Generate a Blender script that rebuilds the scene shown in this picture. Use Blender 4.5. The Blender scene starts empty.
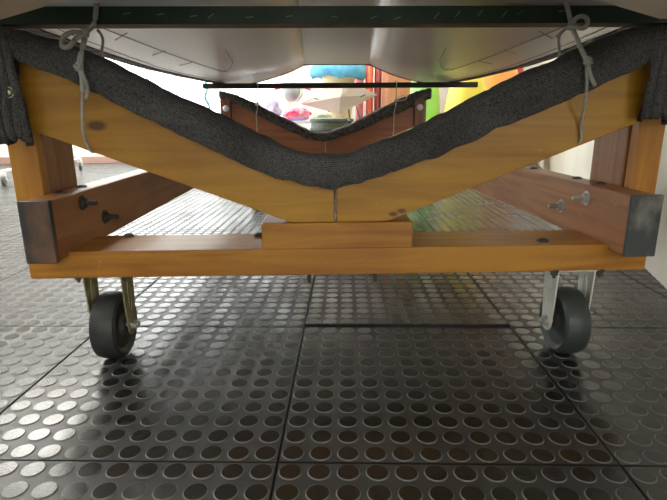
import bpy, bmesh, math, random
import numpy as np
from mathutils import Vector, Matrix, noise
random.seed(4)
SC = bpy.context.scene
COL = SC.collection

# ------------------------------------------------------------------ materials
def mat(name, color=(.5, .5, .5), rough=.5, metal=0, spec=.5, coat=0, emit=None, estr=0):
    m = bpy.data.materials.new(name); m.use_nodes = True
    b = m.node_tree.nodes['Principled BSDF']
    b.inputs['Base Color'].default_value = (*color, 1)
    b.inputs['Roughness'].default_value = rough
    b.inputs['Metallic'].default_value = metal
    b.inputs['Specular IOR Level'].default_value = spec
    b.inputs['Coat Weight'].default_value = coat
    b.inputs['Coat Roughness'].default_value = .15
    if emit:
        b.inputs['Emission Color'].default_value = (*emit, 1)
        b.inputs['Emission Strength'].default_value = estr
    return m

def nodes(m):
    t = m.node_tree
    return t, t.nodes['Principled BSDF'], t.nodes.new, t.links.new

def noisy(name, c1, c2, scale=6, rough=(.4, .6), metal=0, bump=0, bscale=None, stretch=(1, 1, 1), spec=.5, detail=5, lo=.35, hi=.65, coat=0, rscale=None):
    """two colours mixed by noise, roughness by noise, optional bump"""
    m = mat(name, c1, rough[0], metal, spec, coat)
    t, b, N, L = nodes(m)
    tc = N('ShaderNodeTexCoord'); mp = N('ShaderNodeMapping'); mp.inputs['Scale'].default_value = stretch
    L(tc.outputs['Object'], mp.inputs['Vector'])
    n = N('ShaderNodeTexNoise'); n.inputs['Scale'].default_value = scale; n.inputs['Detail'].default_value = detail
    L(mp.outputs['Vector'], n.inputs['Vector'])
    r = N('ShaderNodeValToRGB'); r.color_ramp.elements[0].position = lo; r.color_ramp.elements[1].position = hi
    r.color_ramp.elements[0].color = (*c1, 1); r.color_ramp.elements[1].color = (*c2, 1)
    L(n.outputs['Fac'], r.inputs['Fac']); L(r.outputs['Color'], b.inputs['Base Color'])
    n2 = N('ShaderNodeTexNoise'); n2.inputs['Scale'].default_value = rscale or scale * 1.7; n2.inputs['Detail'].default_value = 4
    L(mp.outputs['Vector'], n2.inputs['Vector'])
    mr = N('ShaderNodeMapRange'); mr.inputs['From Min'].default_value = .3; mr.inputs['From Max'].default_value = .7
    mr.inputs['To Min'].default_value = rough[0]; mr.inputs['To Max'].default_value = rough[1]
    L(n2.outputs['Fac'], mr.inputs['Value']); L(mr.outputs['Result'], b.inputs['Roughness'])
    if bump:
        n3 = N('ShaderNodeTexNoise'); n3.inputs['Scale'].default_value = bscale or scale * 4; n3.inputs['Detail'].default_value = 3
        L(mp.outputs['Vector'], n3.inputs['Vector'])
        bp = N('ShaderNodeBump'); bp.inputs['Strength'].default_value = bump; bp.inputs['Distance'].default_value = .003
        L(n3.outputs['Fac'], bp.inputs['Height']); L(bp.outputs['Normal'], b.inputs['Normal'])
    return m

def wood(name, light, dark, axis, rot=0, rough=.46, coat=.14, knots=(), scratch=.25):
    """varnished timber: grain streaks along an axis ('x','y','z'), optional knots, pale scratches"""
    m = mat(name, light, rough, 0, .45, coat)
    t, b, N, L = nodes(m)
    tc = N('ShaderNodeTexCoord'); mp = N('ShaderNodeMapping')
    mp.inputs['Rotation'].default_value = (0, rot, 0)
    mp.inputs['Scale'].default_value = {'x': (1.2, 16, 16), 'y': (16, 1.2, 16), 'z': (16, 16, 1.2)}[axis]
    L(tc.outputs['Object'], mp.inputs['Vector'])
    n = N('ShaderNodeTexNoise'); n.inputs['Scale'].default_value = 1.6; n.inputs['Detail'].default_value = 6; n.inputs['Distortion'].default_value = 1.4
    L(mp.outputs['Vector'], n.inputs['Vector'])
    r = N('ShaderNodeValToRGB'); e = r.color_ramp.elements
    e[0].position = .3; e[0].color = (*dark, 1); e[1].position = .6; e[1].color = (*light, 1)
    L(n.outputs['Fac'], r.inputs['Fac'])
    # broad blotches of the varnish
    n4 = N('ShaderNodeTexNoise'); n4.inputs['Scale'].default_value = 5; n4.inputs['Detail'].default_value = 3
    L(tc.outputs['Object'], n4.inputs['Vector'])
    mx0 = N('ShaderNodeMix'); mx0.data_type = 'RGBA'; mx0.blend_type = 'MULTIPLY'
    mr0 = N('ShaderNodeMapRange'); mr0.inputs['From Min'].default_value = .45; mr0.inputs['From Max'].default_value = .75
    mr0.inputs['To Max'].default_value = .55
    L(n4.outputs['Fac'], mr0.inputs['Value']); L(mr0.outputs['Result'], mx0.inputs['Factor'])
    L(r.outputs['Color'], mx0.inputs['A']); mx0.inputs['B'].default_value = (.72, .6, .5, 1)
    cur = mx0.outputs['Result']
    for (kx, kz, ks) in knots:
        vm = N('ShaderNodeVectorMath'); vm.operation = 'SUBTRACT'; L(tc.outputs['Object'], vm.inputs[0]); vm.inputs[1].default_value = (kx - .0285, .95 - 1.9, kz)
        v2 = N('ShaderNodeVectorMath'); v2.operation = 'MULTIPLY'; L(vm.outputs[0], v2.inputs[0]); v2.inputs[1].default_value = (.7, .1, 1.4)
        ln = N('ShaderNodeVectorMath'); ln.operation = 'LENGTH'; L(v2.outputs[0], ln.inputs[0])
        kr = N('ShaderNodeMapRange'); kr.inputs['From Min'].default_value = ks; kr.inputs['From Max'].default_value = ks * .5
        kr.inputs['To Max'].default_value = .8
        L(ln.outputs['Value'], kr.inputs['Value'])
        mx = N('ShaderNodeMix'); mx.data_type = 'RGBA'; L(kr.outputs['Result'], mx.inputs['Factor'])
        L(cur, mx.inputs['A']); mx.inputs['B'].default_value = (.05, .022, .008, 1); cur = mx.outputs['Result']
    # pale worn scratches
    n5 = N('ShaderNodeTexNoise'); n5.inputs['Scale'].default_value = 38; n5.inputs['Detail'].default_value = 8; n5.inputs['Distortion'].default_value = 2.5
    L(tc.outputs['Object'], n5.inputs['Vector'])
    sr = N('ShaderNodeMapRange'); sr.inputs['From Min'].default_value = .66; sr.inputs['From Max'].default_value = .74; sr.inputs['To Max'].default_value = scratch
    L(n5.outputs['Fac'], sr.inputs['Value'])
    mx = N('ShaderNodeMix'); mx.data_type = 'RGBA'; L(sr.outputs['Result'], mx.inputs['Factor']); L(cur, mx.inputs['A'])
    mx.inputs['B'].default_value = (.45, .4, .33, 1)
    L(mx.outputs['Result'], b.inputs['Base Color'])
    bp = N('ShaderNodeBump'); bp.inputs['Strength'].default_value = .12; bp.inputs['Distance'].default_value = .002
    L(n.outputs['Fac'], bp.inputs['Height']); L(bp.outputs['Normal'], b.inputs['Normal'])
    return m

AMBER, AMBER_D = (.50, .255, .014), (.37, .165, .009)
BROWN, BROWN_D = (.36, .17, .065), (.21, .085, .03)
A = math.radians(20.5)
M = {}
M['amber_left'] = wood('amber_arm_left', AMBER, AMBER_D, 'x', A, knots=((-.406, .483, .016), (.606, .438, .012)))
M['amber_right'] = wood('amber_arm_right', AMBER, AMBER_D, 'x', -A, knots=((.14, .313, .008), (.156, .319, .008)))
M['amber_x'] = wood('amber_beam', (.48, .215, .022), (.3, .115, .012), 'x', scratch=.4)
M['amber_z'] = wood('amber_post', (.48, .22, .02), (.34, .13, .012), 'z')
M['rail'] = wood('rail_timber', (.42, .185, .065), (.29, .115, .04), 'y', scratch=.35, rough=.5, coat=.08)
M['brown_z'] = wood('brown_post', BROWN, BROWN_D, 'z', rough=.45)
M['red_x'] = wood('red_brown_beam', (.40, .14, .05), (.27, .085, .03), 'x', rough=.45)
M['red_z'] = wood('red_brown_post', (.22, .07, .03), (.13, .04, .018), 'z', rough=.45)
M['raw_wood'] = wood('raw_batten_underside', (.33, .2, .1), (.2, .11, .05), 'x', rough=.7, coat=0)
M['cap'] = noisy('worn_dark_paint', (.05, .056, .055), (.21, .20, .17), 22, (.35, .6), bump=.3, lo=.5, hi=.7, stretch=(1, 1, .6))
M['cap_rust'] = noisy('worn_paint_over_brown', (.035, .036, .035), (.16, .08, .045), 12, (.35, .6), bump=.3, lo=.45, hi=.6, stretch=(1.2, 1, .5))
M['green'] = noisy('dark_green_paint', (.014, .034, .018), (.024, .052, .028), 12, (.45, .65))
M['black_bar'] = noisy('near_black_paint', (.010, .011, .009), (.02, .02, .015), 12, (.5, .7))
M['steel'] = noisy('zinc_steel', (.5, .5, .48), (.62, .62, .6), 30, (.3, .5), metal=.9)
M['zinc_y'] = noisy('yellow_zinc', (.30, .27, .13), (.42, .38, .22), 30, (.35, .55), metal=.7)
M['zinc_w'] = noisy('pale_zinc', (.62, .62, .54), (.74, .74, .68), 30, (.35, .55), metal=.35)
M['dull_wire'] = mat('dull_wire', (.3, .29, .25), .6, .3)
M['dark_bolt'] = noisy('dark_bolt', (.045, .04, .035), (.07, .06, .05), 60, (.5, .65), metal=.2)
M['rubber_dark'] = noisy('wheel_rubber', (.016, .018, .018), (.035, .038, .037), 25, (.45, .65), bump=.1)
M['rubber_grey'] = noisy('wheel_rubber_greyish', (.03, .038, .036), (.055, .065, .06), 25, (.45, .65), bump=.1)
M['hub'] = noisy('wheel_hub', (.05, .05, .048), (.1, .095, .085), 25, (.5, .7))
M['rope'] = noisy('grey_rope', (.40, .385, .34), (.55, .53, .47), 80, (.8, .9), bump=.6, bscale=300)
M['cord'] = noisy('pale_cord', (.5, .47, .4), (.6, .57, .5), 60, (.8, .9))
M['white'] = mat('white_enamel', (.75, .75, .73), .35)
M['plaster'] = noisy('white_plaster', (.76, .75, .71), (.8, .79, .75), 3, (.7, .85), bump=.08, bscale=40)
M['cream'] = noisy('cream_plaster', (.68, .66, .57), (.74, .72, .64), 4, (.7, .85), bump=.12, bscale=30)
M['ceil'] = mat('ceiling_white', (.8, .8, .78), .8)
M['skirt'] = mat('pinkish_brown_skirting', (.42, .25, .2), .5)
M['lamp'] = mat('lamp_diffuser', (.9, .9, .9), .5, emit=(1, .97, .9), estr=1)
M['grey_wheel'] = mat('grey_tyre', (.12, .13, .12), .5)

def carpet_mat():
    m = mat('grey_ribbed_carpet', (.05, .05, .052), .95, 0, .1)
    t, b, N, L = nodes(m)
    tc = N('ShaderNodeTexCoord'); uv = tc.outputs['UV']
    w = N('ShaderNodeTexWave'); w.wave_type = 'BANDS'; w.bands_direction = 'Y'; w.inputs['Scale'].default_value = 20
    w.inputs['Distortion'].default_value = 3.5; w.inputs['Detail'].default_value = 2; w.inputs['Detail Scale'].default_value = 8
    L(uv, w.inputs['Vector'])
    n = N('ShaderNodeTexNoise'); n.inputs['Scale'].default_value = 260; n.inputs['Detail'].default_value = 2
    L(tc.outputs['Object'], n.inputs['Vector'])
    n2 = N('ShaderNodeTexNoise'); n2.inputs['Scale'].default_value = 9; n2.inputs['Detail'].default_value = 5
    L(tc.outputs['Object'], n2.inputs['Vector'])
    add = N('ShaderNodeMath'); add.operation = 'MULTIPLY_ADD'; L(w.outputs['Fac'], add.inputs[0]); add.inputs[1].default_value = .55; L(n.outputs['Fac'], add.inputs[2])
    r = N('ShaderNodeValToRGB'); e = r.color_ramp.elements
    e[0].position = .4; e[0].color = (.05, .049, .049, 1); e[1].position = 1.0; e[1].color = (.34, .335, .325, 1)
    L(add.outputs[0], r.inputs['Fac'])
    mx = N('ShaderNodeMix'); mx.data_type = 'RGBA'; mx.blend_type = 'MULTIPLY'; L(r.outputs['Color'], mx.inputs['A'])
    r2 = N('ShaderNodeValToRGB'); r2.color_ramp.elements[0].position = .3; r2.color_ramp.elements[1].position = .7
    r2.color_ramp.elements[0].color = (.5, .5, .48, 1); r2.color_ramp.elements[1].color = (1, 1, 1, 1)
    L(n2.outputs['Fac'], r2.inputs['Fac']); L(r2.outputs['Color'], mx.inputs['B']); mx.inputs['Factor'].default_value = 1
    L(mx.outputs['Result'], b.inputs['Base Color'])
    bp = N('ShaderNodeBump'); bp.inputs['Strength'].default_value = .9; bp.inputs['Distance'].default_value = .004
    L(add.outputs[0], bp.inputs['Height']); L(bp.outputs['Normal'], b.inputs['Normal'])
    return m
M['carpet'] = carpet_mat()

# ------------------------------------------------------------------ mesh helpers
def link(name, bm, m, parent=None, smooth=False, bevel=0, seg=2):
    me = bpy.data.meshes.new(name)
    bmesh.ops.recalc_face_normals(bm, faces=bm.faces[:])
    bm.to_mesh(me); bm.free()
    o = bpy.data.objects.new(name, me); COL.objects.link(o)
    for x in (m if isinstance(m, (list, tuple)) else [m]): me.materials.append(x)
    if parent: o.parent = parent
    if smooth:
        me.polygons.foreach_set('use_smooth', [True] * len(me.polygons))
    if bevel:
        md = o.modifiers.new('bevel', 'BEVEL'); md.width = bevel; md.segments = seg; md.limit_method = 'ANGLE'; md.angle_limit = math.radians(40)
    return o

def box(bm, x0, x1, y0, y1, z0, z1, mi=0):
    v = [bm.verts.new(p) for p in ((x0, y0, z0), (x1, y0, z0), (x1, y1, z0), (x0, y1, z0), (x0, y0, z1), (x1, y0, z1), (x1, y1, z1), (x0, y1, z1))]
    for f in ((3, 2, 1, 0), (4, 5, 6, 7), (0, 1, 5, 4), (1, 2, 6, 5), (2, 3, 7, 6), (3, 0, 4, 7)):
        bm.faces.new([v[i] for i in f]).material_index = mi
    return bm

def B(*a): return box(bmesh.new(), *a)

def prism_y(pts, y0, y1, bm=None):
    """polygon in XZ extruded along Y"""
    bm = bm or bmesh.new()
    a = [bm.verts.new((x, y0, z)) for x, z in pts]; b = [bm.verts.new((x, y1, z)) for x, z in pts]
    bm.faces.new(a); bm.faces.new(b[::-1])
    n = len(pts)
    for i in range(n): bm.faces.new((a[i], b[i], b[(i + 1) % n], a[(i + 1) % n]))
    return bm

def tube(bm, pts, r, seg=8, closed=False, caps=True):
    pts = [Vector(p) for p in pts]; n = len(pts); rings = []
    ref = Vector((.31, .2, .93)).normalized()
    for i, p in enumerate(pts):
        if closed: d = pts[(i + 1) % n] - pts[i - 1]
        else: d = pts[min(i + 1, n - 1)] - pts[max(i - 1, 0)]
        d.normalize()
        a = d.cross(ref)
        if a.length < .05: a = d.cross(Vector((1, 0, 0)))
        a.normalize(); b = d.cross(a)
        rr = r[i] if isinstance(r, (list, tuple)) else r
        rings.append([bm.verts.new(p + (a * math.cos(t) + b * math.sin(t)) * rr) for t in [2 * math.pi * k / seg for k in range(seg)]])
    for i in range(n if closed else n - 1):
        A_, B_ = rings[i], rings[(i + 1) % n]
        for k in range(seg): bm.faces.new((A_[k], A_[(k + 1) % seg], B_[(k + 1) % seg], B_[k]))
    if caps and not closed: bm.faces.new(rings[0][::-1]); bm.faces.new(rings[-1])
    return bm

def smoothpath(pts, k=6):
    pts = [Vector(p) for p in pts]; out = []
    for i in range(len(pts) - 1):
        p0 = pts[max(i - 1, 0)]; p1 = pts[i]; p2 = pts[i + 1]; p3 = pts[min(i + 2, len(pts) - 1)]
        for j in range(k):
            t = j / k
            out.append(.5 * ((2 * p1) + (p2 - p0) * t + (2 * p0 - 5 * p1 + 4 * p2 - p3) * t * t + (3 * p1 - p0 - 3 * p2 + p3) * t ** 3))
    out.append(pts[-1]); return out

def lathe(bm, prof, mat4, seg=32, closed=False):
    """profile of (radius, along) about local Z, placed by mat4"""
    rings = []
    for r, h in prof:
        if r < 1e-6: rings.append([bm.verts.new(mat4 @ Vector((0, 0, h)))])
        else: rings.append([bm.verts.new(mat4 @ Vector((r * math.cos(2 * math.pi * k / seg), r * math.sin(2 * math.pi * k / seg), h))) for k in range(seg)])
    pairs = list(zip(rings, rings[1:])) + ([(rings[-1], rings[0])] if closed else [])
    for a, b in pairs:
        for k in range(seg):
            k2 = (k + 1) % seg
            f = [a[k % len(a)], a[k2 % len(a)], b[k2 % len(b)], b[k % len(b)]]
            f = list(dict.fromkeys(f))
            if len(f) > 2: bm.faces.new(f)
    return bm

AX = lambda loc, d: Matrix.Translation(loc) @ Vector((0, 0, 1)).rotation_difference(Vector(d)).to_matrix().to_4x4()
def up(loc): return Matrix.Translation(loc)

def thing(name, label, cat, loc=(0, 0, 0), group=None):
    o = bpy.data.objects.new(name, None); COL.objects.link(o); o.empty_display_size = .1
    o.location = loc; return tag(o, label, cat, group)

def tag(o, label, cat, group=None):
    o['label'] = label; o['category'] = cat
    if group: o['group'] = group
    return o

def part(name, bm, m, parent, **k):
    """link a part whose mesh is written in world coordinates under a thing (or part)"""
    o = link(name, bm, m, parent, **k)
    p = parent; off = Vector((0, 0, 0))
    while p is not None: off += p.location; p = p.parent
    o.location = -off
    if off.length > 0: o.data.transform(Matrix.Translation(-off)); o.location = (0, 0, 0)
    return o

def struct(name, bm, m, parent=None, **k):
    o = link(name, bm, m, parent, **k); o['kind'] = 'structure'; return o

def copy_tree(o, parent=None, off=Vector((0, 0, 0))):
    c = o.copy(); COL.objects.link(c); c.parent = parent
    if parent is None or off.length: c.location = o.location + off
    for ch in list(o.children): copy_tree(ch, c)
    return c

def bolt(bm, loc, d, r=.008, ln=.02, washer=.012, nut=True):
    """washer, nut and threaded end standing out of a face along d"""
    m4 = AX(loc, d)
    lathe(bm, [(0, -.004), (washer, -.004), (washer, .002), (r * .6, .002)], m4, 16)
    if nut: lathe(bm, [(r * .5, .002), (r, .002), (r, .009), (r * .5, .009)], m4, 6)
    lathe(bm, [(r * .48, .0), (r * .48, ln), (r * .3, ln + .0015), (0, ln + .0015)], m4, 10)
    return bm

# ------------------------------------------------------------------ setting: floor of studded rubber tiles
ANG = math.radians(-2.9); TS = .502; OX, OY = -.069, .641
def build_floor():
    ca, sa = math.cos(ANG), math.sin(ANG)
    def W(u, v): return OX + u * ca - v * sa, OY + u * sa + v * ca
    V, Fv, Fl, Fm = [], [], [], []
    nv = 0
    def add(verts, faces, mats):
        nonlocal nv
        V.append(np.asarray(verts, dtype=np.float32))
        for f, m_ in zip(faces, mats):
            Fl.append(len(f)); Fv.extend([i + nv for i in f]); Fm.append(m_)
        nv += len(verts)
    # substrate under the tiles
    add([(-4.6, -2.6, -.012), (5, -2.6, -.012), (5, 6.4, -.012), (-4.6, 6.4, -.012)], [(0, 1, 2, 3)], [2])
    P = TS / 12; rng = np.random.default_rng(3)
    for j in range(-7, 13):
        for i in range(-10, 10):
            cu, cv = (i + .5) * TS, (j + .5) * TS
            cx, cy = W(cu, cv)
            if cx < -4.7 or cx > 4.9 or cy > 6.5 or cy < -2.7: continue
            studs = cy > -.1 and abs(cx) < 1.0 * max(cy, 0) + 1.0
            lift = (i == 0 and j == 1)
            dz = rng.uniform(-.0006, .0006)
            g = .0009
            u0, u1, v0, v1 = i * TS + g, (i + 1) * TS - g, j * TS + g, (j + 1) * TS - g
            if lift: v0 += .003
            zf = lambda v: dz - .0014 + (.007 * max(0, 1 - (v - v0) / .16) ** 2 if lift else 0)
            ks = [v0, v0 + .03, v0 + .06, v0 + .1, v0 + .16, v1] if lift else [v0, v1]
            vs, fs, ms = [], [], []
            b = .0012
            for k, v in enumerate(ks):
                e = 0 if 0 < k < len(ks) - 1 else (b if k == 0 else -b)
                for u in (u0 + b, u1 - b): vs.append((*W(u, v + e), zf(v)))
            for k in range(len(ks) - 1): fs.append((2 * k, 2 * k + 1, 2 * k + 3, 2 * k + 2)); ms.append(0)
            n0 = len(vs); nk = len(ks)
            loop = [0, 1] + [2 * k + 1 for k in range(1, nk)] + [2 * k for k in range(nk - 1, 0, -1)]
            ed = []
            for q in loop:
                k, s = divmod(q, 2)
                vs.append((*W(u1 if s else u0, ks[k]), vs[q][2] - b)); ed.append(len(vs) - 1)
            bt = []
            for q in ed: vs.append((vs[q][0], vs[q][1], -.013)); bt.append(len(vs) - 1)
            L_ = len(loop)
            for q in range(L_):
                q2 = (q + 1) % L_
                fs.append((ed[q], ed[q2], loop[q2], loop[q])); ms.append(2)
                fs.append((bt[q], bt[q2], ed[q2], ed[q])); ms.append(2)
            add(vs, fs, ms)
            if not studs: continue
            seg = 24 if cy < 1.8 else (14 if cy < 3.4 else 8)
            th = np.arange(seg) * 2 * np.pi / seg
            for a in range(12):
                for c in range(12):
                    u, v = i * TS + (a + .5) * P, j * TS + (c + .5) * P
                    if lift and v < v0 + .01: v = v0 + .018
                    z = zf(v); tx, ty = rng.normal(0, .0035, 2)
                    x, y = W(u, v)
                    vs = []
                    for r, h in ((.0172, 0), (.0164, .0011), (.0156, .0014)):
                        X = r * np.cos(th); Y = r * np.sin(th)
                        vs.append(np.stack([x + X, y + Y, z + h + (tx * X + ty * Y if h else 0 * X)], 1))
                    vs = np.concatenate(vs)
                    fs = [tuple(range(2 * seg, 3 * seg))]; ms = [1]
                    for k in range(seg):
                        k2 = (k + 1) % seg
                        fs.append((k, k2, seg + k2, seg + k)); ms.append(3)
                        fs.append((seg + k, seg + k2, 2 * seg + k2, 2 * seg + k)); ms.append(3)
                    add(vs, fs, ms)
    V = np.concatenate(V)
    me = bpy.data.meshes.new('floor')
    me.vertices.add(len(V)); me.vertices.foreach_set('co', V.ravel())
    Fl_ = np.array(Fl, dtype=np.int32)
    me.loops.add(len(Fv)); me.loops.foreach_set('vertex_index', np.array(Fv, dtype=np.int32))
    me.polygons.add(len(Fl)); st = np.zeros(len(Fl), dtype=np.int32); st[1:] = np.cumsum(Fl_)[:-1]
    me.polygons.foreach_set('loop_start', st)
    me.polygons.foreach_set('material_index', np.array(Fm, dtype=np.int32))
    me.update(calc_edges=True); me.validate()
    me.polygons.foreach_set('use_smooth', np.zeros(len(me.polygons), dtype=bool))
    for m_ in (M['tile'], M['stud'], M['gap'], M['stud_edge']): me.materials.append(m_)
    o = bpy.data.objects.new('floor', me); COL.objects.link(o); o['kind'] = 'structure'

def rubber(name, c1, c2, rough, spec=.6):
    m = noisy(name, c1, c2, 2.2, rough, bump=.05, bscale=220, spec=spec, detail=8, lo=.35, hi=.7, rscale=5)
    return m
M['tile'] = rubber('rubber_tile', (.020, .021, .021), (.065, .065, .06), (.36, .56))
M['stud'] = rubber('rubber_stud_top', (.008, .0085, .0085), (.026, .026, .024), (.16, .30))
M['stud_edge'] = rubber('rubber_stud_worn_edge', (.10, .10, .093), (.16, .16, .145), (.4, .55))
M['gap'] = mat('tile_gap_black', (.006, .006, .006), .9)
build_floor()

# room shell
H_C = 2.75
bm = bmesh.new(); box(bm, -4.7, 5, -2.7, 6.5, H_C, H_C + .1); struct('ceiling', bm, M['ceil'])
struct('wall_back', B(-4.7, 3.6, 6.35, 6.5, -.02, H_C), M['plaster'])
struct('wall_left', B(-4.7, -4.55, -2.7, 6.35, -.02, H_C), M['plaster'])
struct('wall_front', B(-4.55, 5, -2.7, -2.55, -.02, H_C), M['plaster'])
def wx(y): return 1.018 + .3346 * (y - 1.373)
def wall_poly(name, pts, m):
    bm = bmesh.new()
    a = [bm.verts.new((x, y, -.02)) for x, y in pts]; b = [bm.verts.new((x, y, H_C)) for x, y in pts]
    n = len(pts); bm.faces.new(a); bm.faces.new(b)
    for i in range(n): bm.faces.new((a[i], a[(i + 1) % n], b[(i + 1) % n], b[i]))
    return struct(name, bm, m)
wall_poly('wall_right', [(wx(1.2), 1.2), (wx(6.35), 6.35), (5, 6.35), (5, 1.2)], M['cream'])
struct('wall_side', B(4.85, 5, -2.55, 1.2, -.02, H_C), M['cream'])
struct('baseboard_back', B(-4.55, wx(6.3) - .02, 6.325, 6.35, -.001, .075), M['skirt'])
struct('baseboard_left', B(-4.55, -4.53, -2.55, 6.325, -.001, .075), M['skirt'])

# window with a bright net curtain in the back wall, left
def window():
    x0, x1, z0, z1 = -2.95, -.45, .45, 2.5
    bm = bmesh.new()
    for a in ((x0 - .06, x1 + .06, 6.31, 6.35, z0 - .06, z0), (x0 - .06, x1 + .06, 6.31, 6.35, z1, z1 + .06),
              (x0 - .06, x0, 6.31, 6.35, z0, z1), (x1, x1 + .06, 6.31, 6.35, z0, z1), ((x0 + x1) / 2 - .025, (x0 + x1) / 2 + .025, 6.315, 6.345, z0, z1)): box(bm, *a)
    w = struct('window_1', bm, M['white'])
    g = link('pane', B(x0, x1, 6.335, 6.342, z0, z1), mat('glowing_pane', (.8, .85, .9), .3, emit=(.92, .97, 1), estr=6.5), w)
    bm = bmesh.new(); n = 160; rows = []
    for i in range(n + 1):
        x = x0 - .1 + (x1 - x0 + .2) * i / n
        y = 6.285 + .013 * math.sin(i * .9) + .006 * math.sin(i * 2.3)
        rows.append((bm.verts.new((x, y, z0 - .12)), bm.verts.new((x, y, z1 + .08))))
    for a, b in zip(rows, rows[1:]): bm.faces.new((a[0], b[0], b[1], a[1]))
    m = mat('white_net', (.85, .83, .76), .9)
    t, bs, N, L = nodes(m); bs.inputs['Alpha'].default_value = .55
    bs.inputs['Transmission Weight'].default_value = 0
    c = tag(link('net_curtain', bm, m, smooth=True), 'white gathered net curtain hanging over the bright window at back left', 'curtain')
window()

# unseen glowing panels added behind the camera and at left, lighting timber and hull
def fill_panels():
    x0, x1, z0, z1 = -.9, 2.3, .35, 1.9
    bm = bmesh.new()
    for a in ((x0 - .06, x1 + .06, z0 - .06, z0), (x0 - .06, x1 + .06, z1, z1 + .06), (x0 - .06, x0, z0, z1), (x1, x1 + .06, z0, z1), ((x0 + x1) / 2 - .025, (x0 + x1) / 2 + .025, z0, z1)): box(bm, a[0], a[1], -2.55, -2.50, a[2], a[3])
    w = struct('fill_panel_front', bm, M['white'])  # framed panel added to light the cradle from low in front
    link('pane', B(x0, x1, -2.548, -2.535, z0, z1), mat('glowing_pane', (.8, .85, .9), .3, emit=(1, .96, .88), estr=2.9), w)
    y0, y1, z0, z1 = .6, 5.2, .3, 2.2; bm = bmesh.new()
    for a in ((y0 - .06, y1 + .06, z0 - .06, z0), (y0 - .06, y1 + .06, z1, z1 + .06), (y0 - .06, y0, z0, z1), (y1, y1 + .06, z0, z1), ((y0 + y1) / 2 - .025, (y0 + y1) / 2 + .025, z0, z1)): box(bm, -4.55, -4.50, a[0], a[1], a[2], a[3])
    w = struct('fill_panel_left', bm, M['white'])  # side panel added out of view to brighten the hull underside
    link('pane', B(-4.548, -4.535, y0, y1, z0, z1), mat('glowing_pane', (.8, .85, .9), .3, emit=(.97, .98, 1), estr=3), w)
fill_panels()

# ceiling lamps
def lamp(x, y, w, d, s, label):
    t = thing('ceiling_light', label, 'ceiling light', (x, y, H_C))
    bm = bmesh.new(); f = .03
    for a in ((x - w / 2 - f, x + w / 2 + f, y - d / 2 - f, y - d / 2), (x - w / 2 - f, x + w / 2 + f, y + d / 2, y + d / 2 + f), (x - w / 2 - f, x - w / 2, y - d / 2, y + d / 2), (x + w / 2, x + w / 2 + f, y - d / 2, y + d / 2)):
        box(bm, *a, H_C - .06, H_C)
    part('frame', bm, M['white'], t)
    m = mat('lamp_diffuser', (.9, .9, .9), .5, emit=(1, .96, .88), estr=s)
    part('diffuser', B(x - w / 2, x + w / 2, y - d / 2, y + d / 2, H_C - .05, H_C - .02), m, t)
lamp(-2.6, 4.6, 1.6, .8, 26, 'large bright ceiling light panel towards the back left')
lamp(-2.6, 2.4, 1.6, .8, 16, 'large ceiling light panel left of the trolley')
lamp(.2, 5.0, 1.6, .6, 26, 'bright ceiling light panel over the cluttered table')
lamp(.3, -1.3, 1.5, .6, 8, 'unseen fill light panel added on the ceiling behind the camera')  # added fill for the front of the trolley
lamp(-2.4, -1.0, 1.5, .6, 12, 'unseen fill light panel added on the ceiling behind the camera on the left')  # second added fill, brightens the front timber

# ------------------------------------------------------------------ the wooden trolley
CX = .0285; DY = 1.85        # centre line, distance between the two cradles
T = thing('wooden_trolley', 'long amber and brown varnished timber trolley with V-shaped carpeted cradles on four casters', 'trolley', (CX, 1.9, 0))
def P(name, bm, m, **k): return part(name, bm, m, T, **k)

BB, BT = .192, .2465          # crossbar bottom, top
cb = P('crossbar', B(-.571, .653, .95, 1.092, BB, BT), M['amber_x'], bevel=.003)
cb_r = P('crossbar', B(-.571, .653, 2.99, 3.13, BB, BT), M['amber_x'], bevel=.003)
for x in (-.027, .112):
    bm = bolt(bmesh.new(), (x, 1.0, BB), (0, 0, -1), .009, .031, .011)
    part('bolt', bm, M['dark_bolt'], cb)
for x, y in ((-.421, 1.078), (.454, .985), (-.135, 1.07)):
    bm = bmesh.new(); lathe(bm, [(.012, 0), (.011, .003), (.006, .006), (0, .0065)], up((x, y, BT)), 16)
    part('bolt_head', bm, M['dark_bolt'], cb)
# side rails lying on the crossbars, with dark painted ends
RT = .352
for s, (x0, x1) in (('l', (-.5435, -.4905)), ('r', (.571, .627))):
    y0 = .905 if s == 'l' else .895
    RB = .2365
    r = P('side_rail', B(x0, x1, y0, 3.2, RB, RT), M['rail'], bevel=.003)
    bm = B(x0 - .0015, x1 + .0015, y0 - .0025, y0 + (.012 if s == 'l' else .006), RB - .0005, RT + .0012)
    c = part('end_cap', bm, M['cap_rust' if s == 'l' else 'cap'], r, bevel=.002); c['label'] = 'worn dark grey painted end'
    xi, d = (x1, 1) if s == 'l' else (x0, -1)
    for y, z in (((1.032, .329), (1.131, .281)) if s == 'l' else ((1.052, .324), (1.159, .289))):
        bm = bolt(bmesh.new(), (xi, y, z), (d, 0, 0), .0105, .03, .0155)
        part('bolt', bm, M['dark_bolt' if s == 'l' else 'steel'], r)
    for y in ((1.015, 1.107) if s == 'l' else (1.065, 1.167, 1.413)):
        bm = bmesh.new(); lathe(bm, [(.011, 0), (.010, .003), (.005, .005), (0, .0055)], up((x0 + .028 - .006 * d, y, RT)), 14)
        part('bolt_head', bm, M['dark_bolt'], r)
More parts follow.
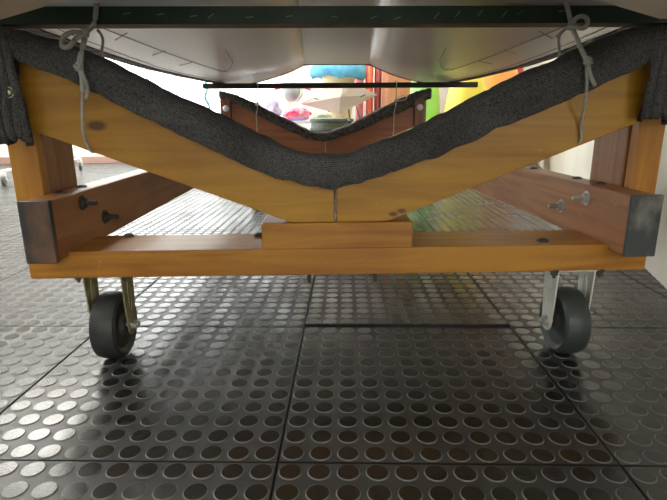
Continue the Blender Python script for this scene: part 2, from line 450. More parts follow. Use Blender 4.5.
# posts outside the rails
for s, (x0, x1) in (('l', (-.603, -.5475)), ('r', (.6285, .684))):
    P('post', B(x0, x1, 1.0, 1.021, .255 if s == 'l' else .2475, .60), M['amber_z'], bevel=.002)
    P('side_post', B(x0 - .006, x1 + .0, 1.0245, 1.146, .2475, .60), M['brown_z'], bevel=.003)
for x0, x1 in ((-.526, -.472), (.512, .560)):
    p = P('rear_post', B(x0, x1, 2.775, 2.7985, RT, .60), M['red_z'], bevel=.002)
    bm = bmesh.new(); lathe(bm, [(0, 0), (.017, 0), (.017, .003), (.010, .009), (0, .011)], AX(((x0 + x1) / 2 + .003, 2.775, .553), (0, -1, 0)), 20)
    b_ = part('bolt_head', bm, M['white'], p); b_['label'] = 'pale bolt head'

# V cradles
ZA = .2985
def arm_pts(s, w):           # outline of one arm in XZ, s=-1 left / +1 right
    c = CX + s * .0024
    xi, xo = CX + s * (.085 if s < 0 else .099), CX + s * w
    return [(c, ZA), (xi, ZA), (xo, ZA + (w - .085) * .378), (xo, .612), (c, .405)]
def cradle(y0, y1, w, ml, mr, mb):
    a = P('cradle_arm', prism_y(arm_pts(-1, w), y0, y1), ml, bevel=.002)
    b = P('cradle_arm', prism_y(arm_pts(1, w), y0, y1), mr, bevel=.002)
    return a, b
cradle(.95, .998, .572, M['amber_left'], M['amber_right'], None)
cradle(2.80, 2.848, .55, M['red_x'], M['red_x'], None)
P('support_block', B(-.115, .178, .944, 1.045, BT, ZA), M['amber_x'], bevel=.0025)
P('support_block', B(-.115, .178, 2.79, 2.89, BT, ZA), M['red_x'], bevel=.0025)

# carpet strips draped over the cradles
TOPS = [(-.60, .655), (-.54, .650), (-.462, .632), (-.428, .617), (-.395, .605), (-.326, .572), (-.274, .543), (-.208, .512), (-.167, .496), (-.112, .466), (-.057, .438), (-.019, .428), (.029, .426),
        (.057, .431), (.114, .452), (.171, .470), (.222, .499), (.282, .528), (.337, .555), (.409, .585), (.445, .601), (.517, .634), (.588, .653), (.66, .655)]
LOWS = [(-.60, .60), (-.548, .60), (-.491, .581), (-.434, .561), (-.362, .524), (-.302, .492), (-.205, .443), (-.147, .415), (-.075, .385), (-.019, .373), (.029, .367), (.092, .383), (.216, .424), (.329, .475), (.43, .515), (.504, .547), (.581, .583), (.66, .60)]
def interp(tab, x):
    for (x0, a), (x1, b) in zip(tab, tab[1:]):
        if x <= x1: return a + (b - a) * max(0, (x - x0)) / (x1 - x0)
    return tab[-1][1]
def carpet(y0, y1, seed, lo_off=0.0, x0=-.588, x1=.645):
    bm = bmesh.new(); uvl = bm.loops.layers.uv.new('UVMap')
    n = 150; rings = []
    ym = (y0 + y1) / 2; hw = (y1 - y0) / 2
    for i in range(n + 1):
        x = x0 + (x1 - x0) * i / n
        zt, zl = interp(TOPS, x), interp(LOWS, x) + lo_off
        zt += .004 * noise.noise((x * 22, seed, 0)) + .003 * noise.noise((x * 60, seed, 3))
        zl += .004 * noise.noise((x * 30, seed, 7)) + .0035 * max(0, noise.noise((x * 90, seed, 9)))
        h = zt - zl; ring = []
        outer = []
        for k in range(15):
            t = k / 14
            if t < .3: yy, zz = -1, zl + h * (t / .3) * .62
            elif t > .7: yy, zz = 1, zl + h * ((1 - t) / .3) * .62
            else:
                a = math.pi * (1 - (t - .3) / .4)
                yy, zz = math.cos(a), zl + h * (.62 + .38 * math.sin(a) ** .7)
            bul = .006 * math.sin(min(1, (zz - zl) / h) * math.pi)
            wv = .004 * noise.noise((x * 14, zz * 25, seed + 2)) + .0025 * noise.noise((x * 45, zz * 60, seed))
            outer.append((x, ym + yy * (hw + bul + wv), zz, t))
        inner = [(x, ym + (c[1] - ym) * .68, zl + .001 + (c[2] - zl) * .80, c[3]) for c in outer[::-1]]
        ring = [(bm.verts.new(c[:3]), c[3]) for c in outer + inner]
        rings.append(ring)
    m = len(rings[0])
    for i in range(n):
        for k in range(m):
            k2 = (k + 1) % m
            f = bm.faces.new((rings[i][k][0], rings[i + 1][k][0], rings[i + 1][k2][0], rings[i][k2][0]))
            uu = (i / n * 8, (i + 1) / n * 8, (i + 1) / n * 8, i / n * 8); vv = (rings[i][k][1], rings[i][k][1], rings[i][k2][1], rings[i][k2][1])
            for lp, a, b in zip(f.loops, uu, vv): lp[uvl].uv = (a, b)
    bm.faces.new([q[0] for q in rings[0]]); bm.faces.new([q[0] for q in rings[-1]][::-1])
    return bm
cf = P('carpet_pad', carpet(.922, 1.022, 1.3), M['carpet'], smooth=True)
M['carpet_brown'] = noisy('brown_grey_carpet', (.05, .042, .035), (.13, .115, .10), 60, (.9, .95), bump=.6, bscale=200)
cr = P('carpet_pad', carpet(2.782, 2.872, 5.1, .010, -.53, .60), M['carpet_brown'], smooth=True)
cr['label'] = 'thin brownish grey carpet pad'
# frayed carpet ends hanging over the arm ends
def tail(xa, xb, zt, zb, seed, y=.925):
    bm = bmesh.new(); uvl = bm.loops.layers.uv.new('UVMap'); n = 46; g = []
    for i in range(n + 1):
        t = i / n; x = xa + (xb - xa) * t
        z_b = zb + .012 * noise.noise((t * 9, seed, 0)) + .008 * random.uniform(-1, 1)
        col = []
        for k in range(13):
            q = k / 12
            z = zt + (z_b - zt) * q
            f = 1 + .0 * q
            y_ = y + .005 * noise.noise((x * 40, z * 12, seed)) + .003 * math.sin(x * 420 + 3 * noise.noise((z * 20, x, 0))) - .006 * math.sin(q * math.pi)
            cx = (xa + xb) / 2
            col.append(bm.verts.new((cx + (x - cx) * (1 + .10 * q), y_, z)))
        g.append(col)
    for i in range(n):
        for k in range(12):
            f = bm.faces.new((g[i][k], g[i + 1][k], g[i + 1][k + 1], g[i][k + 1]))
            for lp, a, b in zip(f.loops, (i, i + 1, i + 1, i), (k, k, k + 1, k + 1)): lp[uvl].uv = (b / 12, a / n * 2.4)
    o = part('carpet_flap', bm, M['carpet'], cf, smooth=True)
    md = o.modifiers.new('thick', 'SOLIDIFY'); md.thickness = .012; md.offset = 0
    o['label'] = 'frayed carpet end hanging over the arm'
    return o
tail(-.625, -.518, .635, .458, 2); tail(.588, .70, .638, .492, 8)
for x, z in ((-.533, .540), (.590, .549)):
    bm = bmesh.new(); lathe(bm, [(.0075, 0), (.0095, 0), (.0095, .002), (.0075, .002)], AX((x, .915, z), (0, -1, 0)), 24, closed=True)
    lathe(bm, [(0, 0), (.005, 0), (.004, .002), (0, .0025)], AX((x, .915, z), (0, -1, 0)), 14)
    part('washer', bm, M['zinc_y'], cf)

# casters
def caster(x, y, mt, mz, side):
    c = P('caster', B(x - .05, x + .05, y - .034, y + .042, BB - .0025, BB), mz, bevel=.001)
    R, w = .071, .0265
    prof = [(.022, -.018), (.026, -.019), (.050, -.019), (.053, -.022), (R - .010, -w), (R - .003, -w + .004), (R, -w * .45), (R, w * .45), (R - .003, w - .004), (R - .010, w), (.053, .022), (.050, .019), (.026, .019), (.022, .018)]
    bm = bmesh.new(); lathe(bm, prof, AX((x, y, R), (1, 0, 0)), 48)
    wh = part('wheel', bm, mt, c, smooth=True)
    md = wh.modifiers.new('es', 'EDGE_SPLIT'); md.split_angle = math.radians(35)
    bm = bmesh.new(); lathe(bm, [(0, -.026), (.016, -.026), (.024, -.0185), (.024, .0185), (.016, .026), (0, .026)], AX((x, y, R), (1, 0, 0)), 24)
    part('hub', bm, M['hub'], c)
    for s in (-1, 1):
        bm = bmesh.new(); xo = x + s * .0375; pts = []
        for k in range(9):
            a = math.pi + math.pi * k / 8
            pts.append((y + .021 * math.cos(a), R + .021 * math.sin(a)))
        pts += [(y + .026, .12), (y + .030, BB - .001), (y - .030, BB - .001), (y - .026, .12)]
        a = [bm.verts.new((xo - .0018, p, q)) for p, q in pts]; b = [bm.verts.new((xo + .0018, p, q)) for p, q in pts]
        bm.faces.new(a); bm.faces.new(b[::-1])
        for i in range(len(pts)): bm.faces.new((a[i], b[i], b[(i + 1) % len(pts)], a[(i + 1) % len(pts)]))
        # pressed oval rib on the outside of the plate
        ov = [Vector((xo + side * .0018, y + .008 * math.cos(t), .138 + .034 * math.sin(t))) for t in [2 * math.pi * k / 24 for k in range(24)]]
        tube(bm, ov, .0016, 6, closed=True)
        part('fork_plate', bm, mz, c, bevel=.0006)
    bm = bmesh.new()
    m4 = AX((x + side * .0395, y, R), (side, 0, 0))
    lathe(bm, [(0, -.001), (.012, -.001), (.012, .002), (.0, .002)], m4, 18); lathe(bm, [(0, .002), (.0095, .002), (.0095, .009), (0, .0095)], m4, 6); lathe(bm, [(.005, .009), (.005, .013), (0, .0135)], m4, 10)
    lathe(bm, [(.005, -.076), (.005, 0)], m4, 10); lathe(bm, [(0, -.086), (.009, -.086), (.009, -.078), (0, -.078)], m4, 6)
    part('axle_bolt', bm, M['steel'], c)
    for dx, dy in ((-.042, -.03), (.042, -.03), (-.042, .03), (.042, .03)):
        bm = bolt(bmesh.new(), (x + dx * (1.12), y + dy, BB - .001), (0, 0, -1), .007, .014, .009); part('bolt', bm, M['dark_bolt'], c)
caster(-.444, 1.006, M['rubber_dark'], M['zinc_y'], 1)
caster(.519, .988, M['rubber_grey'], M['zinc_w'], -1)
caster(-.38, 3.06, M['rubber_dark'], M['zinc_y'], 1)
caster(.44, 3.06, M['rubber_grey'], M['zinc_w'], -1)

# ------------------------------------------------------------------ battens across the cradles
def batten(x0, x1, y0, y1, z0, z1, m, label, staples=()):
    t = thing('batten', label, 'batten', (.03, (y0 + y1) / 2, z0))
    bm = bmesh.new(); box(bm, x0, x1, y0, y1, z0, z1)
    bm.faces.ensure_lookup_table(); bm.faces[0].material_index = 1
    part('board', bm, [m, M['raw_wood']], t)
    for x, z, tl in staples:
        bm = bmesh.new(); dx, dz = .006 * math.cos(tl), .0075 * math.sin(tl)
        tube(bm, [(x - dx, y0 - .0006, z - dz), (x + dx, y0 - .0006, z + dz)], .0007, 6)
        part('staple', bm, M['dull_wire'], t)
ST = []
for px, py, tl in ((155, 14, .15), (184, 15, .1), (213, 17, .1), (228, 17, .5), (262, 18.5, .1), (297, 17.5, .1), (337, 18.5, -.1), (372, 19, .3), (393, 20, .3), (428, 17.5, .7), (447, 15.5, .8), (467, 14.5, .7), (489, 16, .8), (503, 14.5, .5), (541, 13, .05)):
    x = CX + (px - 337) * .00197; ST.append((x, .6535 + .0305 * (26 - py) / 21 + (px - 337) * .000002, tl))
batten(-.82, .90, .948, .99, .6535, .682, M['green'], 'dark green painted batten with staples lying across the front cradle, close overhead', ST)
batten(-.617, .853, 2.80, 2.842, .656, .682, M['black_bar'], 'thin near-black batten lying across the rear cradle in front of the clutter')

# ------------------------------------------------------------------ moulded shell resting on the battens
ZR = .6855
def smst(x): x = min(1, max(0, x)); return x * x * (3 - 2 * x)
def shell_c(Y): return .03 + (Y - .95) * .036
WT = [(.1, .56), (.55, .62), (.9, .645), (1.2, .685), (1.6, .71), (2.0, .725), (2.45, .70), (2.8, .655), (3.02, .64)]
def shell_bottom(Y, a):
    """height of the underside at distance a from the centre line"""
    W = interp(WT, Y); hw = .02 + .055 * Y
    w = smst((2.95 - Y) / 1.1)
    top = .797 + .01 * w
    if a <= hw: z = top
    else:
        t = min(1, (a - hw) / (W - hw))
        zr = ZR + (top - ZR) * (1 - t) ** 2
        zf = ZR + (top - ZR) * (1 - math.sqrt(max(0, 1 - (1 - t) ** 9)))
        z = zr * (1 - w) + zf * w
        if 1.0 < Y < 2.8: z -= .016 * math.sin(math.pi * (Y - 1.0) / 1.8) * math.sin(math.pi * t)
    if Y < .93:
        d = ((.93 - Y) / .33) ** 2 if Y > .6 else 1 - .5 * (.6 - Y)
        z -= d * (.088 * smst((a - .12) / .25)) if a > hw else d * .03
    return z
def shell():
    root = thing('hull_shell', 'big pale silvery moulded hull with two rounded lobes resting overhead on battens', 'hull', (.07, 1.8, ZR))
    ys = [.1, .25, .4, .5, .6, .66, .72, .78, .84, .9, .95] + [1.0 + .1 * k for k in range(19)] + [2.87, 2.95, 3.02]
    tl = [0, .008, .02, .04, .07, .11, .16, .23, .32, .43, .55, .67, .79, .9, 1]
    bm = bmesh.new(); rows = []
    for Y in ys:
        W = interp(WT, Y); hw = .02 + .055 * Y; c = shell_c(Y)
        al = [0, hw * .5, hw * .97] + [hw + (W - hw) * t for t in tl]
        xs = [-a for a in al[:0:-1]] + al
        rows.append([bm.verts.new((c + x, Y, shell_bottom(Y, abs(x)) if abs(x) < W - 1e-6 else shell_bottom(Y, abs(x)))) for x in xs])
    tops = []
    for Y, row in zip(ys, rows):
        W = interp(WT, Y); c = shell_c(Y); tr = []
        for v in row:
            q = min(1, abs(v.co.x - c) / W)
            tr.append(bm.verts.new((v.co.x, Y, .72 + .33 * math.sqrt(max(0, 1 - q ** 3)) )))
        tops.append(tr)
    n = len(rows[0])
    for i in range(len(ys) - 1):
        for k in range(n - 1):
            bm.faces.new((rows[i][k], rows[i][k + 1], rows[i + 1][k + 1], rows[i + 1][k]))
            bm.faces.new((tops[i][k], tops[i + 1][k], tops[i + 1][k + 1], tops[i][k + 1]))
        for k in (0, n - 1): bm.faces.new((rows[i][k], rows[i + 1][k], tops[i + 1][k], tops[i][k]))
    for i in (0, len(ys) - 1):
        for k in range(n - 1): bm.faces.new((rows[i][k], rows[i][k + 1], tops[i][k + 1], tops[i][k]))
    o = part('moulding', bm, M['shell'], root, smooth=True)
    md = o.modifiers.new('es', 'EDGE_SPLIT'); md.split_angle = math.radians(38)
    # rim strip along both edges and the rear edge
    def rimpt(Y, s): return (shell_c(Y) + s * (interp(WT, Y) - .004), Y, shell_bottom(Y, interp(WT, Y)) - .004)
    for s in (-1, 1):
        bm = bmesh.new(); pts = [rimpt(y, s) for y in ys if y > .97]
        prof = []
        for (x, y, z) in pts:
            zi = shell_bottom(y, interp(WT, y) - .046) - .003
            prof.append([bm.verts.new(p) for p in ((x - s * .044, y, zi + .008), (x - s * .042, y, zi), (x + s * .012, y, z + .0015), (x + s * .012, y, z + .03))])
        for a, b in zip(prof, prof[1:]):
            for k in range(4): bm.faces.new((a[k], a[(k + 1) % 4], b[(k + 1) % 4], b[k]))
        bm.faces.new(prof[0]); bm.faces.new(prof[-1][::-1])
        part('rim_strip', bm, M['rim'], root)
    bm = bmesh.new(); c = shell_c(3.02); W = interp(WT, 3.02)
    pts = [(c + x, 3.02, shell_bottom(3.02, abs(x)) + .001) for x in np.linspace(-W, W, 41)]
    tube(bm, pts, .006, 6); part('rear_edge', bm, M['rear_edge'], root)
    # pencilled lines and ticks on the mould surface
    def mark(path, r=.0013):
        pts = []
        for (x0, y0), (x1, y1) in zip(path, path[1:]):
            for k in range(13):
                x = x0 + (x1 - x0) * k / 12; y = y0 + (y1 - y0) * k / 12
                pts.append((x, y, shell_bottom(y, abs(x - shell_c(y))) - .0008))
        return pts
    paths = []
    for s in (-1, 1):
        paths.append([(shell_c(y) + s * (interp(WT, y) - .085), y) for y in np.arange(1.0, 2.75, .12)])
        f = lambda a, y: (shell_c(y) + s * a, y)
        paths.append([f(.50, 1.05), f(.47, 1.5), f(.43, 2.0)]); paths.append([f(.43, 2.0), f(.38, 1.9), f(.33, 1.7), f(.30, 1.45)])
        paths.append([f(.44, 1.98), f(.415, 2.03)])
        for y in (1.2, 1.45, 1.7): paths.append([f(.46, y), f(.53, y + .1)])
    for p in paths:
        bm = tube(bmesh.new(), mark(p), .0008, 5); part('marking_line', bm, M['pencil'], root)
M['shell'] = noisy('silvery_moulding', (.84, .82, .75), (.88, .86, .80), 2, (.30, .34), metal=.1, spec=.5, rscale=3)
M['rim'] = noisy('rim_strip', (.014, .012, .010), (.24, .19, .14), 9, (.6, .8), stretch=(.6, 2.2, 1), lo=.5, hi=.62)
M['rear_edge'] = noisy('rear_edge', (.03, .012, .01), (.3, .15, .12), 12, (.6, .8), lo=.45, hi=.6)
M['pencil'] = mat('pencil', (.3, .28, .25), .8)
shell()

# ------------------------------------------------------------------ ropes
def rope(label, strands, m, r=.004):
    bm = bmesh.new()
    for p, rr in strands: tube(bm, smoothpath(p, 6), rr or r, 8)
    o = link('rope', bm, m, smooth=True); tag(o, label, 'rope'); return o
def blob(c, r): return ([(c[0] - r, c[1], c[2] - r * .6), (c[0] + r * .8, c[1] - r * .7, c[2]), (c[0] - r * .2, c[1] - .3 * r, c[2] + r), (c[0] + r * .7, c[1] - r, c[2] - r * .4), (c[0] - r, c[1] - r * .8, c[2] + r * .3)], .004)
Y0 = .909
rope('grey rope with a slack bow knotted round the left end of the front cradle',
     [([(-.374, .97, .690), (-.376, .943, .6885), (-.384, .940, .655), (-.393, .925, .636), (-.397, Y0, .608), (-.405, Y0, .584), (-.403, Y0, .563), (-.404, .906, .540)], .0042),
      ([(-.404, .908, .545), (-.409, .908, .510), (-.416, .916, .470), (-.420, .941, .442), (-.421, .946, .441), (-.421, .953, .4365), (-.421, .975, .4365), (-.421, 1.0025, .438), (-.4200, 1.029, .50), (-.418, 1.032, .60), (-.409, 1.03, .64), (-.404, 1.0, .652)], .0028),
      ([(-.397, Y0, .606), (-.400, Y0 - .004, .575), (-.394, Y0 - .004, .548), (-.400, .906, .528)], .003),
      ([(-.390, .922, .634), (-.407, .908, .635), (-.424, .905, .626), (-.427, .905, .612), (-.416, .905, .612), (-.402, .905, .625), (-.392, .917, .632)], .0042),
      ([(-.393, .92, .634), (-.378, .915, .645), (-.372, .915, .649)], .0022),
      blob((-.394, .921, .632), .0075), blob((-.405, Y0, .580), .006)], M['rope'])
rope('grey rope with a round loop knotted round the right end of the front cradle',
     [([(.425, .97, .690), (.430, .943, .6885), (.441, .940, .662), (.444, .935, .645), (.450, .912, .612), (.463, .906, .585), (.472, .908, .563), (.484, .910, .545)], .0042),
      ([(.463, .908, .588), (.472, .913, .53), (.484, .942, .48), (.488, .944, .455), (.489, .955, .4435), (.489, .98, .4445), (.488, 1.005, .45), (.480, 1.030, .53), (.472, 1.032, .61), (.466, 1.03, .64), (.462, 1.0, .652)], .0028),
      ([(.441, .935, .648), (.447, .925, .658), (.456, .92, .659), (.463, .92, .653), (.463, .92, .645), (.456, .92, .640), (.447, .922, .642), (.441, .932, .647)], .0040),
      ([(.441, .935, .647), (.432, .94, .640), (.428, .955, .632)], .003),
      blob((.442, .934, .646), .006), blob((.463, .905, .585), .006)], M['rope'])
for x, lb, lp in ((-.325, 'thin pale cord tied round the left arm of the rear cradle', False), (.414, 'thin pale cord with a small bow on the right arm of the rear cradle', True)):
    zt = interp(TOPS, x)
    arm = ZA + (abs(x - CX) - .085) * .378
    st = [([(x, 2.82, .6865), (x + .001, 2.797, .686), (x - .001, 2.796, .655), (x - .003, 2.783, zt + .005), (x - .006, 2.771, zt - .03), (x - .012, 2.776, zt - .06), (x - .012, 2.791, arm + .01), (x - .012, 2.797, arm - .004), (x - .012, 2.82, arm - .004)], .0028), blob((x - .004, 2.775, zt + .004), .009)]
    if lp: st += [([(x, 2.775, zt), (x + .018, 2.772, zt + .02), (x + .05, 2.772, zt + .024), (x + .045, 2.77, zt + .006), (x, 2.774, zt - .002)], .003)]
    rope(lb, st, M['cord'])

# ------------------------------------------------------------------ things at the back of the room
# white trestle table
tb = thing('table', 'low white table carrying the clutter behind the rear cradle', 'table', (.2, 5.2, 0))
part('tabletop', B(-1.0, .5, 4.9, 5.7, .46, .485), M['white'], tb, bevel=.004)
for x in (-.96, .46):
    for y in (4.94, 5.66): part('leg', B(x - .02, x + .02, y - .02, y + .02, 0, .46), M['white'], tb)

# stack of ribbed dark green tubs
def tubs():
    y = 3.62; x = .085; hs = [0, .13, .26, .39]
    M['tub'] = noisy('grey_green_plastic', (.10, .13, .10), (.15, .18, .145), 9, (.4, .6))
    lb = ['grey-green ribbed tub at the bottom of the stack behind the rear cradle', 'second grey-green ribbed tub up from the floor in the stack', 'third grey-green ribbed tub up from the floor in the stack', 'topmost grey-green ribbed tub showing in the dip of the rear cradle']
    for i, h in enumerate(hs):
        t = thing('tub', lb[i], 'tub', (x, y, h), 'stacked grey-green tubs')
        hh = .13 if i < 3 else .115
        rs = 1 - .05 * i
        prof = [(0, 0), (.165 * rs, 0), (.172 * rs, .03), (.180 * rs, .033), (.180 * rs, .048), (.172 * rs, .05), (.170 * rs, .085), (.182 * rs, .09), (.182 * rs, .108), (.165 * rs, .112), (.15 * rs, hh - .003), (0, hh)]
        part('body', lathe(bmesh.new(), prof, up((x, y, h)), 40), M['tub'], t)
        if i == 3:
            bm = tube(bmesh.new(), [(x + .10, y - .13, h + .03), (x + .115, y - .155, h + .05), (x + .115, y - .155, h + .09), (x + .10, y - .12, h + .105)], .008, 8)
            part('handle', bm, M['dark_bolt'], t)
tubs()

# pale pink faceted model on thin legs
def kite():
    t = thing('faceted_model', 'pale pink faceted pointed model standing on thin legs on the white table', 'model', (.2, 5.1, .485))
    m = noisy('pale_pink_card', (.50, .39, .35), (.56, .46, .42), 4, (.6, .75))
    F = Vector; pts = [F((-.19, 5.12, .645)), F((.235, 5.0, .835)), F((.33, 5.02, .83)), F((.575, 5.12, .725)), F((.19, 4.98, .545)), F((.20, 4.94, .70)), F((.15, 5.3, .82)), F((.16, 5.28, .60))]
    bm = bmesh.new(); v = [bm.verts.new(p) for p in pts]
    for f in ((0, 4, 5), (0, 5, 1), (1, 5, 2), (2, 5, 3), (5, 4, 3), (0, 1, 6), (1, 2, 6), (2, 3, 6), (0, 6, 7), (6, 3, 7), (0, 7, 4), (7, 3, 4)): bm.faces.new([v[i] for i in f])
    part('body', bm, m, t, bevel=.004)
    for x0, x1 in ((.28, .30), (.36, .40), (.10, .08)):
        part('leg', tube(bmesh.new(), [(x0, 5.08, .63), (x1, 5.08, .487)], .008, 8), M['grey_wheel'], t)
    for x, z, q in ((-.03, .69, -.4), (.42, .715, .6)):
        part('slot', tube(bmesh.new(), [(x - .025, 5.025, z - q * .02), (x + .025, 5.02, z + q * .02)], .006, 6), M['grey_wheel'], t)
kite()
# cream drum with a blue cap, on a stand behind
def drum():
    t = thing('cream_drum', 'tall cream drum standing at the back of the white table under the blue cushion', 'drum', (.2, 5.5, .485))
    m = noisy('cream_card', (.72, .62, .36), (.78, .68, .44), 5, (.6, .75))
    part('body', lathe(bmesh.new(), [(0, 0), (.12, 0), (.125, .01), (.165, .43), (.17, .455), (.165, .463), (0, .463)], up((.21, 5.5, .485)), 40), m, t, smooth=False)
    part('rim', lathe(bmesh.new(), [(.160, .41), (.172, .41), (.175, .44), (.164, .44)], up((.21, 5.5, .485)), 40, closed=True), m, t)
    bm = bmesh.new()
    m2 = noisy('blue_cloth', (.08, .36, .62), (.14, .48, .72), 14, (.7, .85), bump=.5, bscale=25)
    seg = 48; prof = [(0, .0), (.20, .0), (.275, -.03), (.295, .0), (.29, .06), (.25, .12), (.15, .165), (0, .18)]
    lathe(bm, prof, up((.2, 5.5, .95)), seg)
    for v in bm.verts:
        a = math.atan2(v.co.y - 5.5, v.co.x - .2)
        r_ = math.hypot(v.co.x - .2, v.co.y - 5.5)
        if r_ > .21 and v.co.z < 1.008: v.co.z -= .03 * max(0, math.sin(a * 1.0 + 2.2)) + .012 * math.sin(a * 7)
        v.co.z += .05 * (v.co.x - .2) * (1 if v.co.z > .99 else 0)
    o = link('cushion', bm, m2, smooth=True); tag(o, 'puffy bright blue round cushion lying on top of the cream drum', 'cushion')
drum()
# hanging grey and white model with red wing tips
def flyer():
    x, y, z = -.262, 5.15, .757
    t = thing('hanging_model', 'round grey and white striped model with red wing tips hanging on a string', 'model', (x, y, z))
    g = mat('model_grey', (.42, .43, .46), .5)
    part('body', lathe(bmesh.new(), [(0, -.13), (.05, -.12), (.085, -.06), (.095, 0), (.085, .06), (.05, .10), (0, .12)], AX((x, y, z), (.1, 1, -.1)), 28), g, t, smooth=True)
    part('stripe', lathe(bmesh.new(), [(.06, .0), (.099, -.012), (.099, .02), (.06, .03)], AX((x + .02, y - .03, z), (.75, 1, -.25)), 28, closed=True), M['white'], t)
    red = mat('model_red', (.7, .03, .06), .45)
    for s in (-1, 1):
        w = part('wing', prism_y([(x + s * .07, z + .035), (x + s * .13, z + .045), (x + s * .13, z + .035), (x + s * .07, z + .015)], y - .04, y + .05), M['white'], t)
        part('wing_tip', prism_y([(x + s * .125, z + .048), (x + s * .165, z + .035), (x + s * .19, z + .012), (x + s * .165, z + .018), (x + s * .125, z + .030)], y - .045, y + .045), red, w)
    part('string', tube(bmesh.new(), [(x, y, z + .09), (x, y, H_C)], .0015, 6), M['cord'], t)
flyer()
def soft(name, label, cat, c, rx, ry, rz, m, seed, amp=.25):
    bm = bmesh.new(); bmesh.ops.create_icosphere(bm, subdivisions=4, radius=1)
    for v in bm.verts:
        n = v.co.normalized(); k = 1 + amp * noise.noise(n * 2.2 + Vector((seed, 0, 0))) + amp * .4 * noise.noise(n * 6 + Vector((0, seed, 0)))
        v.co = Vector((c[0] + n.x * rx * k, c[1] + n.y * ry * k, c[2] + max(-rz, n.z * rz * k)))
    o = link(name, bm, m, smooth=True); return tag(o, label, cat)
soft('cloth_bundle', 'crumpled red and pink cloth bundle on the white table', 'cloth', (-.22, 5.06, .545), .13, .10, .058, noisy('red_pink_cloth', (.62, .03, .10), (.8, .35, .45), 9, (.8, .9), lo=.42, hi=.56), 3)
soft('cloth_bundle', 'lilac cloth bundle left of the red one on the white table', 'cloth', (-.50, 5.25, .60), .11, .1, .115, noisy('lilac_cloth', (.55, .48, .75), (.8, .78, .85), 8, (.8, .9), lo=.42, hi=.6), 5)
soft('cloth_bundle', 'folded pale green cloth in front of the pink model', 'cloth', (.03, 4.965, .53), .09, .05, .043, noisy('pale_green_cloth', (.45, .50, .36), (.6, .62, .5), 8, (.8, .9)), 9)
o = link('paint_brush', tube(bmesh.new(), [(-.34, 4.93, .493), (-.16, 4.93, .493), (-.12, 4.935, .493)], [.007, .008, .004], 8), mat('blue_violet', (.12, .10, .55), .5)); tag(o, 'blue stick lying in front of the red cloth on the white table', 'stick')

# peach cabinet and hanging red clothes on the right of the table
cab = thing('cabinet', 'tall peach coloured cabinet behind the right arm of the rear cradle', 'cabinet', (.84, 5.6, 0))
mp_ = noisy('peach_board', (.52, .23, .11), (.58, .28, .15), 3, (.5, .65))
part('body', B(.69, 1.08, 5.3, 5.75, .0, 1.35), mp_, cab, bevel=.004)
part('door', B(.70, 1.07, 5.283, 5.298, .04, 1.33), mp_, cab, bevel=.003)
part('handle', B(1.03, 1.045, 5.262, 5.282, .7, .82), M['steel'], cab)
rk = thing('clothes_rail', 'white clothes rail holding red garments left of the peach cabinet', 'clothes rail', (.55, 5.75, 0))
part('rail', tube(bmesh.new(), [(.40, 5.95, 1.32), (1.1, 5.95, 1.32)], .012, 10), M['white'], rk)
for x in (.41, 1.09):
    part('upright', tube(bmesh.new(), [(x, 5.95, .03), (x, 5.95, 1.32)], .012, 10), M['white'], rk)
    part('foot', tube(bmesh.new(), [(x, 5.75, .015), (x, 6.15, .015)], .015, 10), M['white'], rk)
def garment(x, w, m, label, seed, z0=.42):
    y = 5.95
    t = thing('garment', label, 'garment', (x, y, 1.3), 'garments on the clothes rail')
    bm = bmesh.new(); rows = []
    for i in range(15):
        z = 1.27 - (1.27 - z0) * i / 14; ring = []
        for k in range(20):
            a = 2 * math.pi * k / 20
            wv = 1 + .22 * noise.noise((math.cos(a) * 2.2 + seed, math.sin(a) * 2.2, z * 2.5))
            sh = .35 if i == 0 else (.8 if i == 1 else 1)
            ring.append(bm.verts.new((x + w * math.cos(a) * wv * sh, y +   .12 * math.sin(a) * wv * sh, z)))
        rows.append(ring)
    for a, b in zip(rows, rows[1:]):
        for k in range(20): bm.faces.new((a[k], a[(k + 1) % 20], b[(k + 1) % 20], b[k]))
    bm.faces.new(rows[0]); bm.faces.new(rows[-1][::-1])
    part('cloth', bm, m, t, smooth=True)
    part('hook', tube(bmesh.new(), [(x, y, 1.26), (x, y, 1.31), (x, y + .012, 1.336), (x, y + .0, 1.34), (x, y - .014, 1.33)], .004, 6), M['steel'], t)
garment(.455, .042, noisy('pink_red_cloth', (.6, .16, .17), (.75, .3, .3), 6, (.8, .9)), 'rose red garment at the left end of the clothes rail', 1)
garment(.572, .040, noisy('orange_red_cloth', (.72, .14, .07), (.85, .25, .14), 6, (.8, .9)), 'orange red garment second from the left on the clothes rail', 4)
garment(.668, .036, noisy('dark_red_cloth', (.28, .06, .05), (.42, .11, .09), 6, (.8, .9)), 'dark red garment third from the left on the clothes rail', 7)
garment(.762, .038, noisy('coral_cloth', (.75, .22, .13), (.85, .32, .2), 6, (.8, .9)), 'coral garment half behind the peach cabinet', 11)

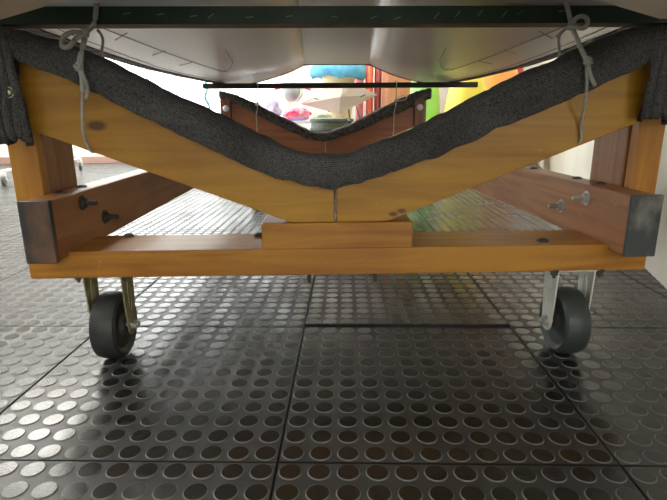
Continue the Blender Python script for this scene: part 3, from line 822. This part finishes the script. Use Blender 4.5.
# large coloured inflatables in front of the right wall
def pear(x, y, r, h, m, label, waist=.75):
    t = thing('inflatable', label, 'inflatable', (x, y, 0))
    prof = []
    for i in range(25):
        q = i / 24; z = h * q
        prof.append((r * (max(0, math.sin(math.pi * min(1, q * .96 + .04))) ** .45) * (1 - (1 - waist) * q), z))
    prof[0] = (r * .5, 0); prof[-1] = (0, h); prof.insert(0, (0, 0))
    part('body', lathe(bmesh.new(), prof, up((x, y, 0)), 40), m, t, smooth=True)
    part('valve', lathe(bmesh.new(), [(.02, -.005), (.02, .018), (.012, .02), (0, .02)], AX((x - r * .62, y - r * .62, h * .42), (-1, -1, 0)), 14), m, t)
pear(.93, 4.60, .16, 1.15, noisy('lime_vinyl', (.30, .72, .18), (.36, .78, .24), 3, (.3, .4)), 'lime green upright inflatable at the right end of the rear cradle')
pear(1.20, 4.20, .21, 1.0, noisy('yellow_vinyl', (.85, .70, .06), (.9, .76, .12), 3, (.3, .4)), 'yellow upright inflatable between the lime and orange ones')
pear(1.60, 4.75, .27, 1.15, noisy('orange_vinyl', (.85, .36, .08), (.9, .45, .14), 3, (.3, .4)), 'orange upright inflatable beside the yellow one', .85)
pear(2.02, 5.45, .15, 1.2, noisy('red_vinyl', (.6, .05, .03), (.68, .08, .05), 3, (.3, .4)), 'red upright inflatable close to the right wall', .9)

# white rolling stands seen past the left posts
def stand(x, y, wx_, label):
    t = thing('rolling_stand', label, 'rolling stand', (x, y, 0))
    for s in (0, 1):
        xx = x + s * wx_
        part('upright', tube(bmesh.new(), [(xx, y, .10), (xx, y, 1.25)], .016, 10), M['white'], t)
        part('foot_bar', tube(bmesh.new(), [(xx, y - .22, .115), (xx, y + .22, .115)], .015, 10), M['white'], t)
        for yy in (-.2, .2):
            c = part('caster', B(xx - .02, xx + .02, y + yy - .03, y + yy + .02, .075, .105), M['white'], t, bevel=.004)
            part('wheel', lathe(bmesh.new(), [(0, -.013), (.018, -.013), (.020, -.010), (.045, -.012), (.045, .012), (.020, .010), (.018, .013), (0, .013)], AX((xx, y + yy, .045), (1, .35, 0)), 24), M['grey_wheel'], c)
            part('fork', B(xx - .02, xx + .02, y + yy - .005, y + yy + .012, .045, .08), M['white'], c)
    part('top_rail', tube(bmesh.new(), [(x, y, 1.25), (x + wx_, y, 1.25)], .016, 10), M['white'], t)
stand(-2.52, 5.18, .85, 'white rolling stand far back, seen between the left post and cradle arm')
stand(-3.35, 4.25, .84, 'white rolling stand at the left edge of the picture')
# blue streamer
tag(link('streamer', tube(bmesh.new(), smoothpath([(-1.06, 4.9, .90), (-1.04, 4.9, .78), (-1.06, 4.88, .70), (-1.03, 4.9, .62), (-1.05, 4.9, .49), (-.98, 4.95, .49)], 5), .012, 8), mat('cyan_ribbon', (.15, .6, .75), .5), smooth=True), 'cyan ribbon dangling over the left end of the white table', 'ribbon')

# ------------------------------------------------------------------ camera
F, TH, PS, RO = 500., math.atan(130 / 500), math.atan(13 / 517), .0075
cam = bpy.data.cameras.new('camera'); co = bpy.data.objects.new('camera', cam); COL.objects.link(co)
cam.sensor_fit = 'HORIZONTAL'; cam.sensor_width = 36; cam.lens = 36 * F / 667; cam.clip_start = .02
c, s, cp, sp = math.cos(TH), math.sin(TH), math.cos(PS), math.sin(PS)
fwd = Vector((sp * c, cp * c, -s)); right = Vector((cp, -sp, 0)); upv = right.cross(fwd)
r2 = right * math.cos(RO) - upv * math.sin(RO); u2 = upv * math.cos(RO) + right * math.sin(RO)
mt = Matrix((r2, u2, -fwd)).transposed().to_4x4(); mt.translation = (0, 0, .49)
co.matrix_world = mt
SC.camera = co

w = bpy.data.worlds.new('world'); SC.world = w; w.use_nodes = True
w.node_tree.nodes['Background'].inputs[0].default_value = (.8, .85, 1, 1); w.node_tree.nodes['Background'].inputs[1].default_value = .0
SC.view_settings.view_transform = 'Standard'; SC.view_settings.look = 'None'; SC.view_settings.gamma = 1
SC.view_settings.use_curve_mapping = False; SC.view_settings.exposure = .1
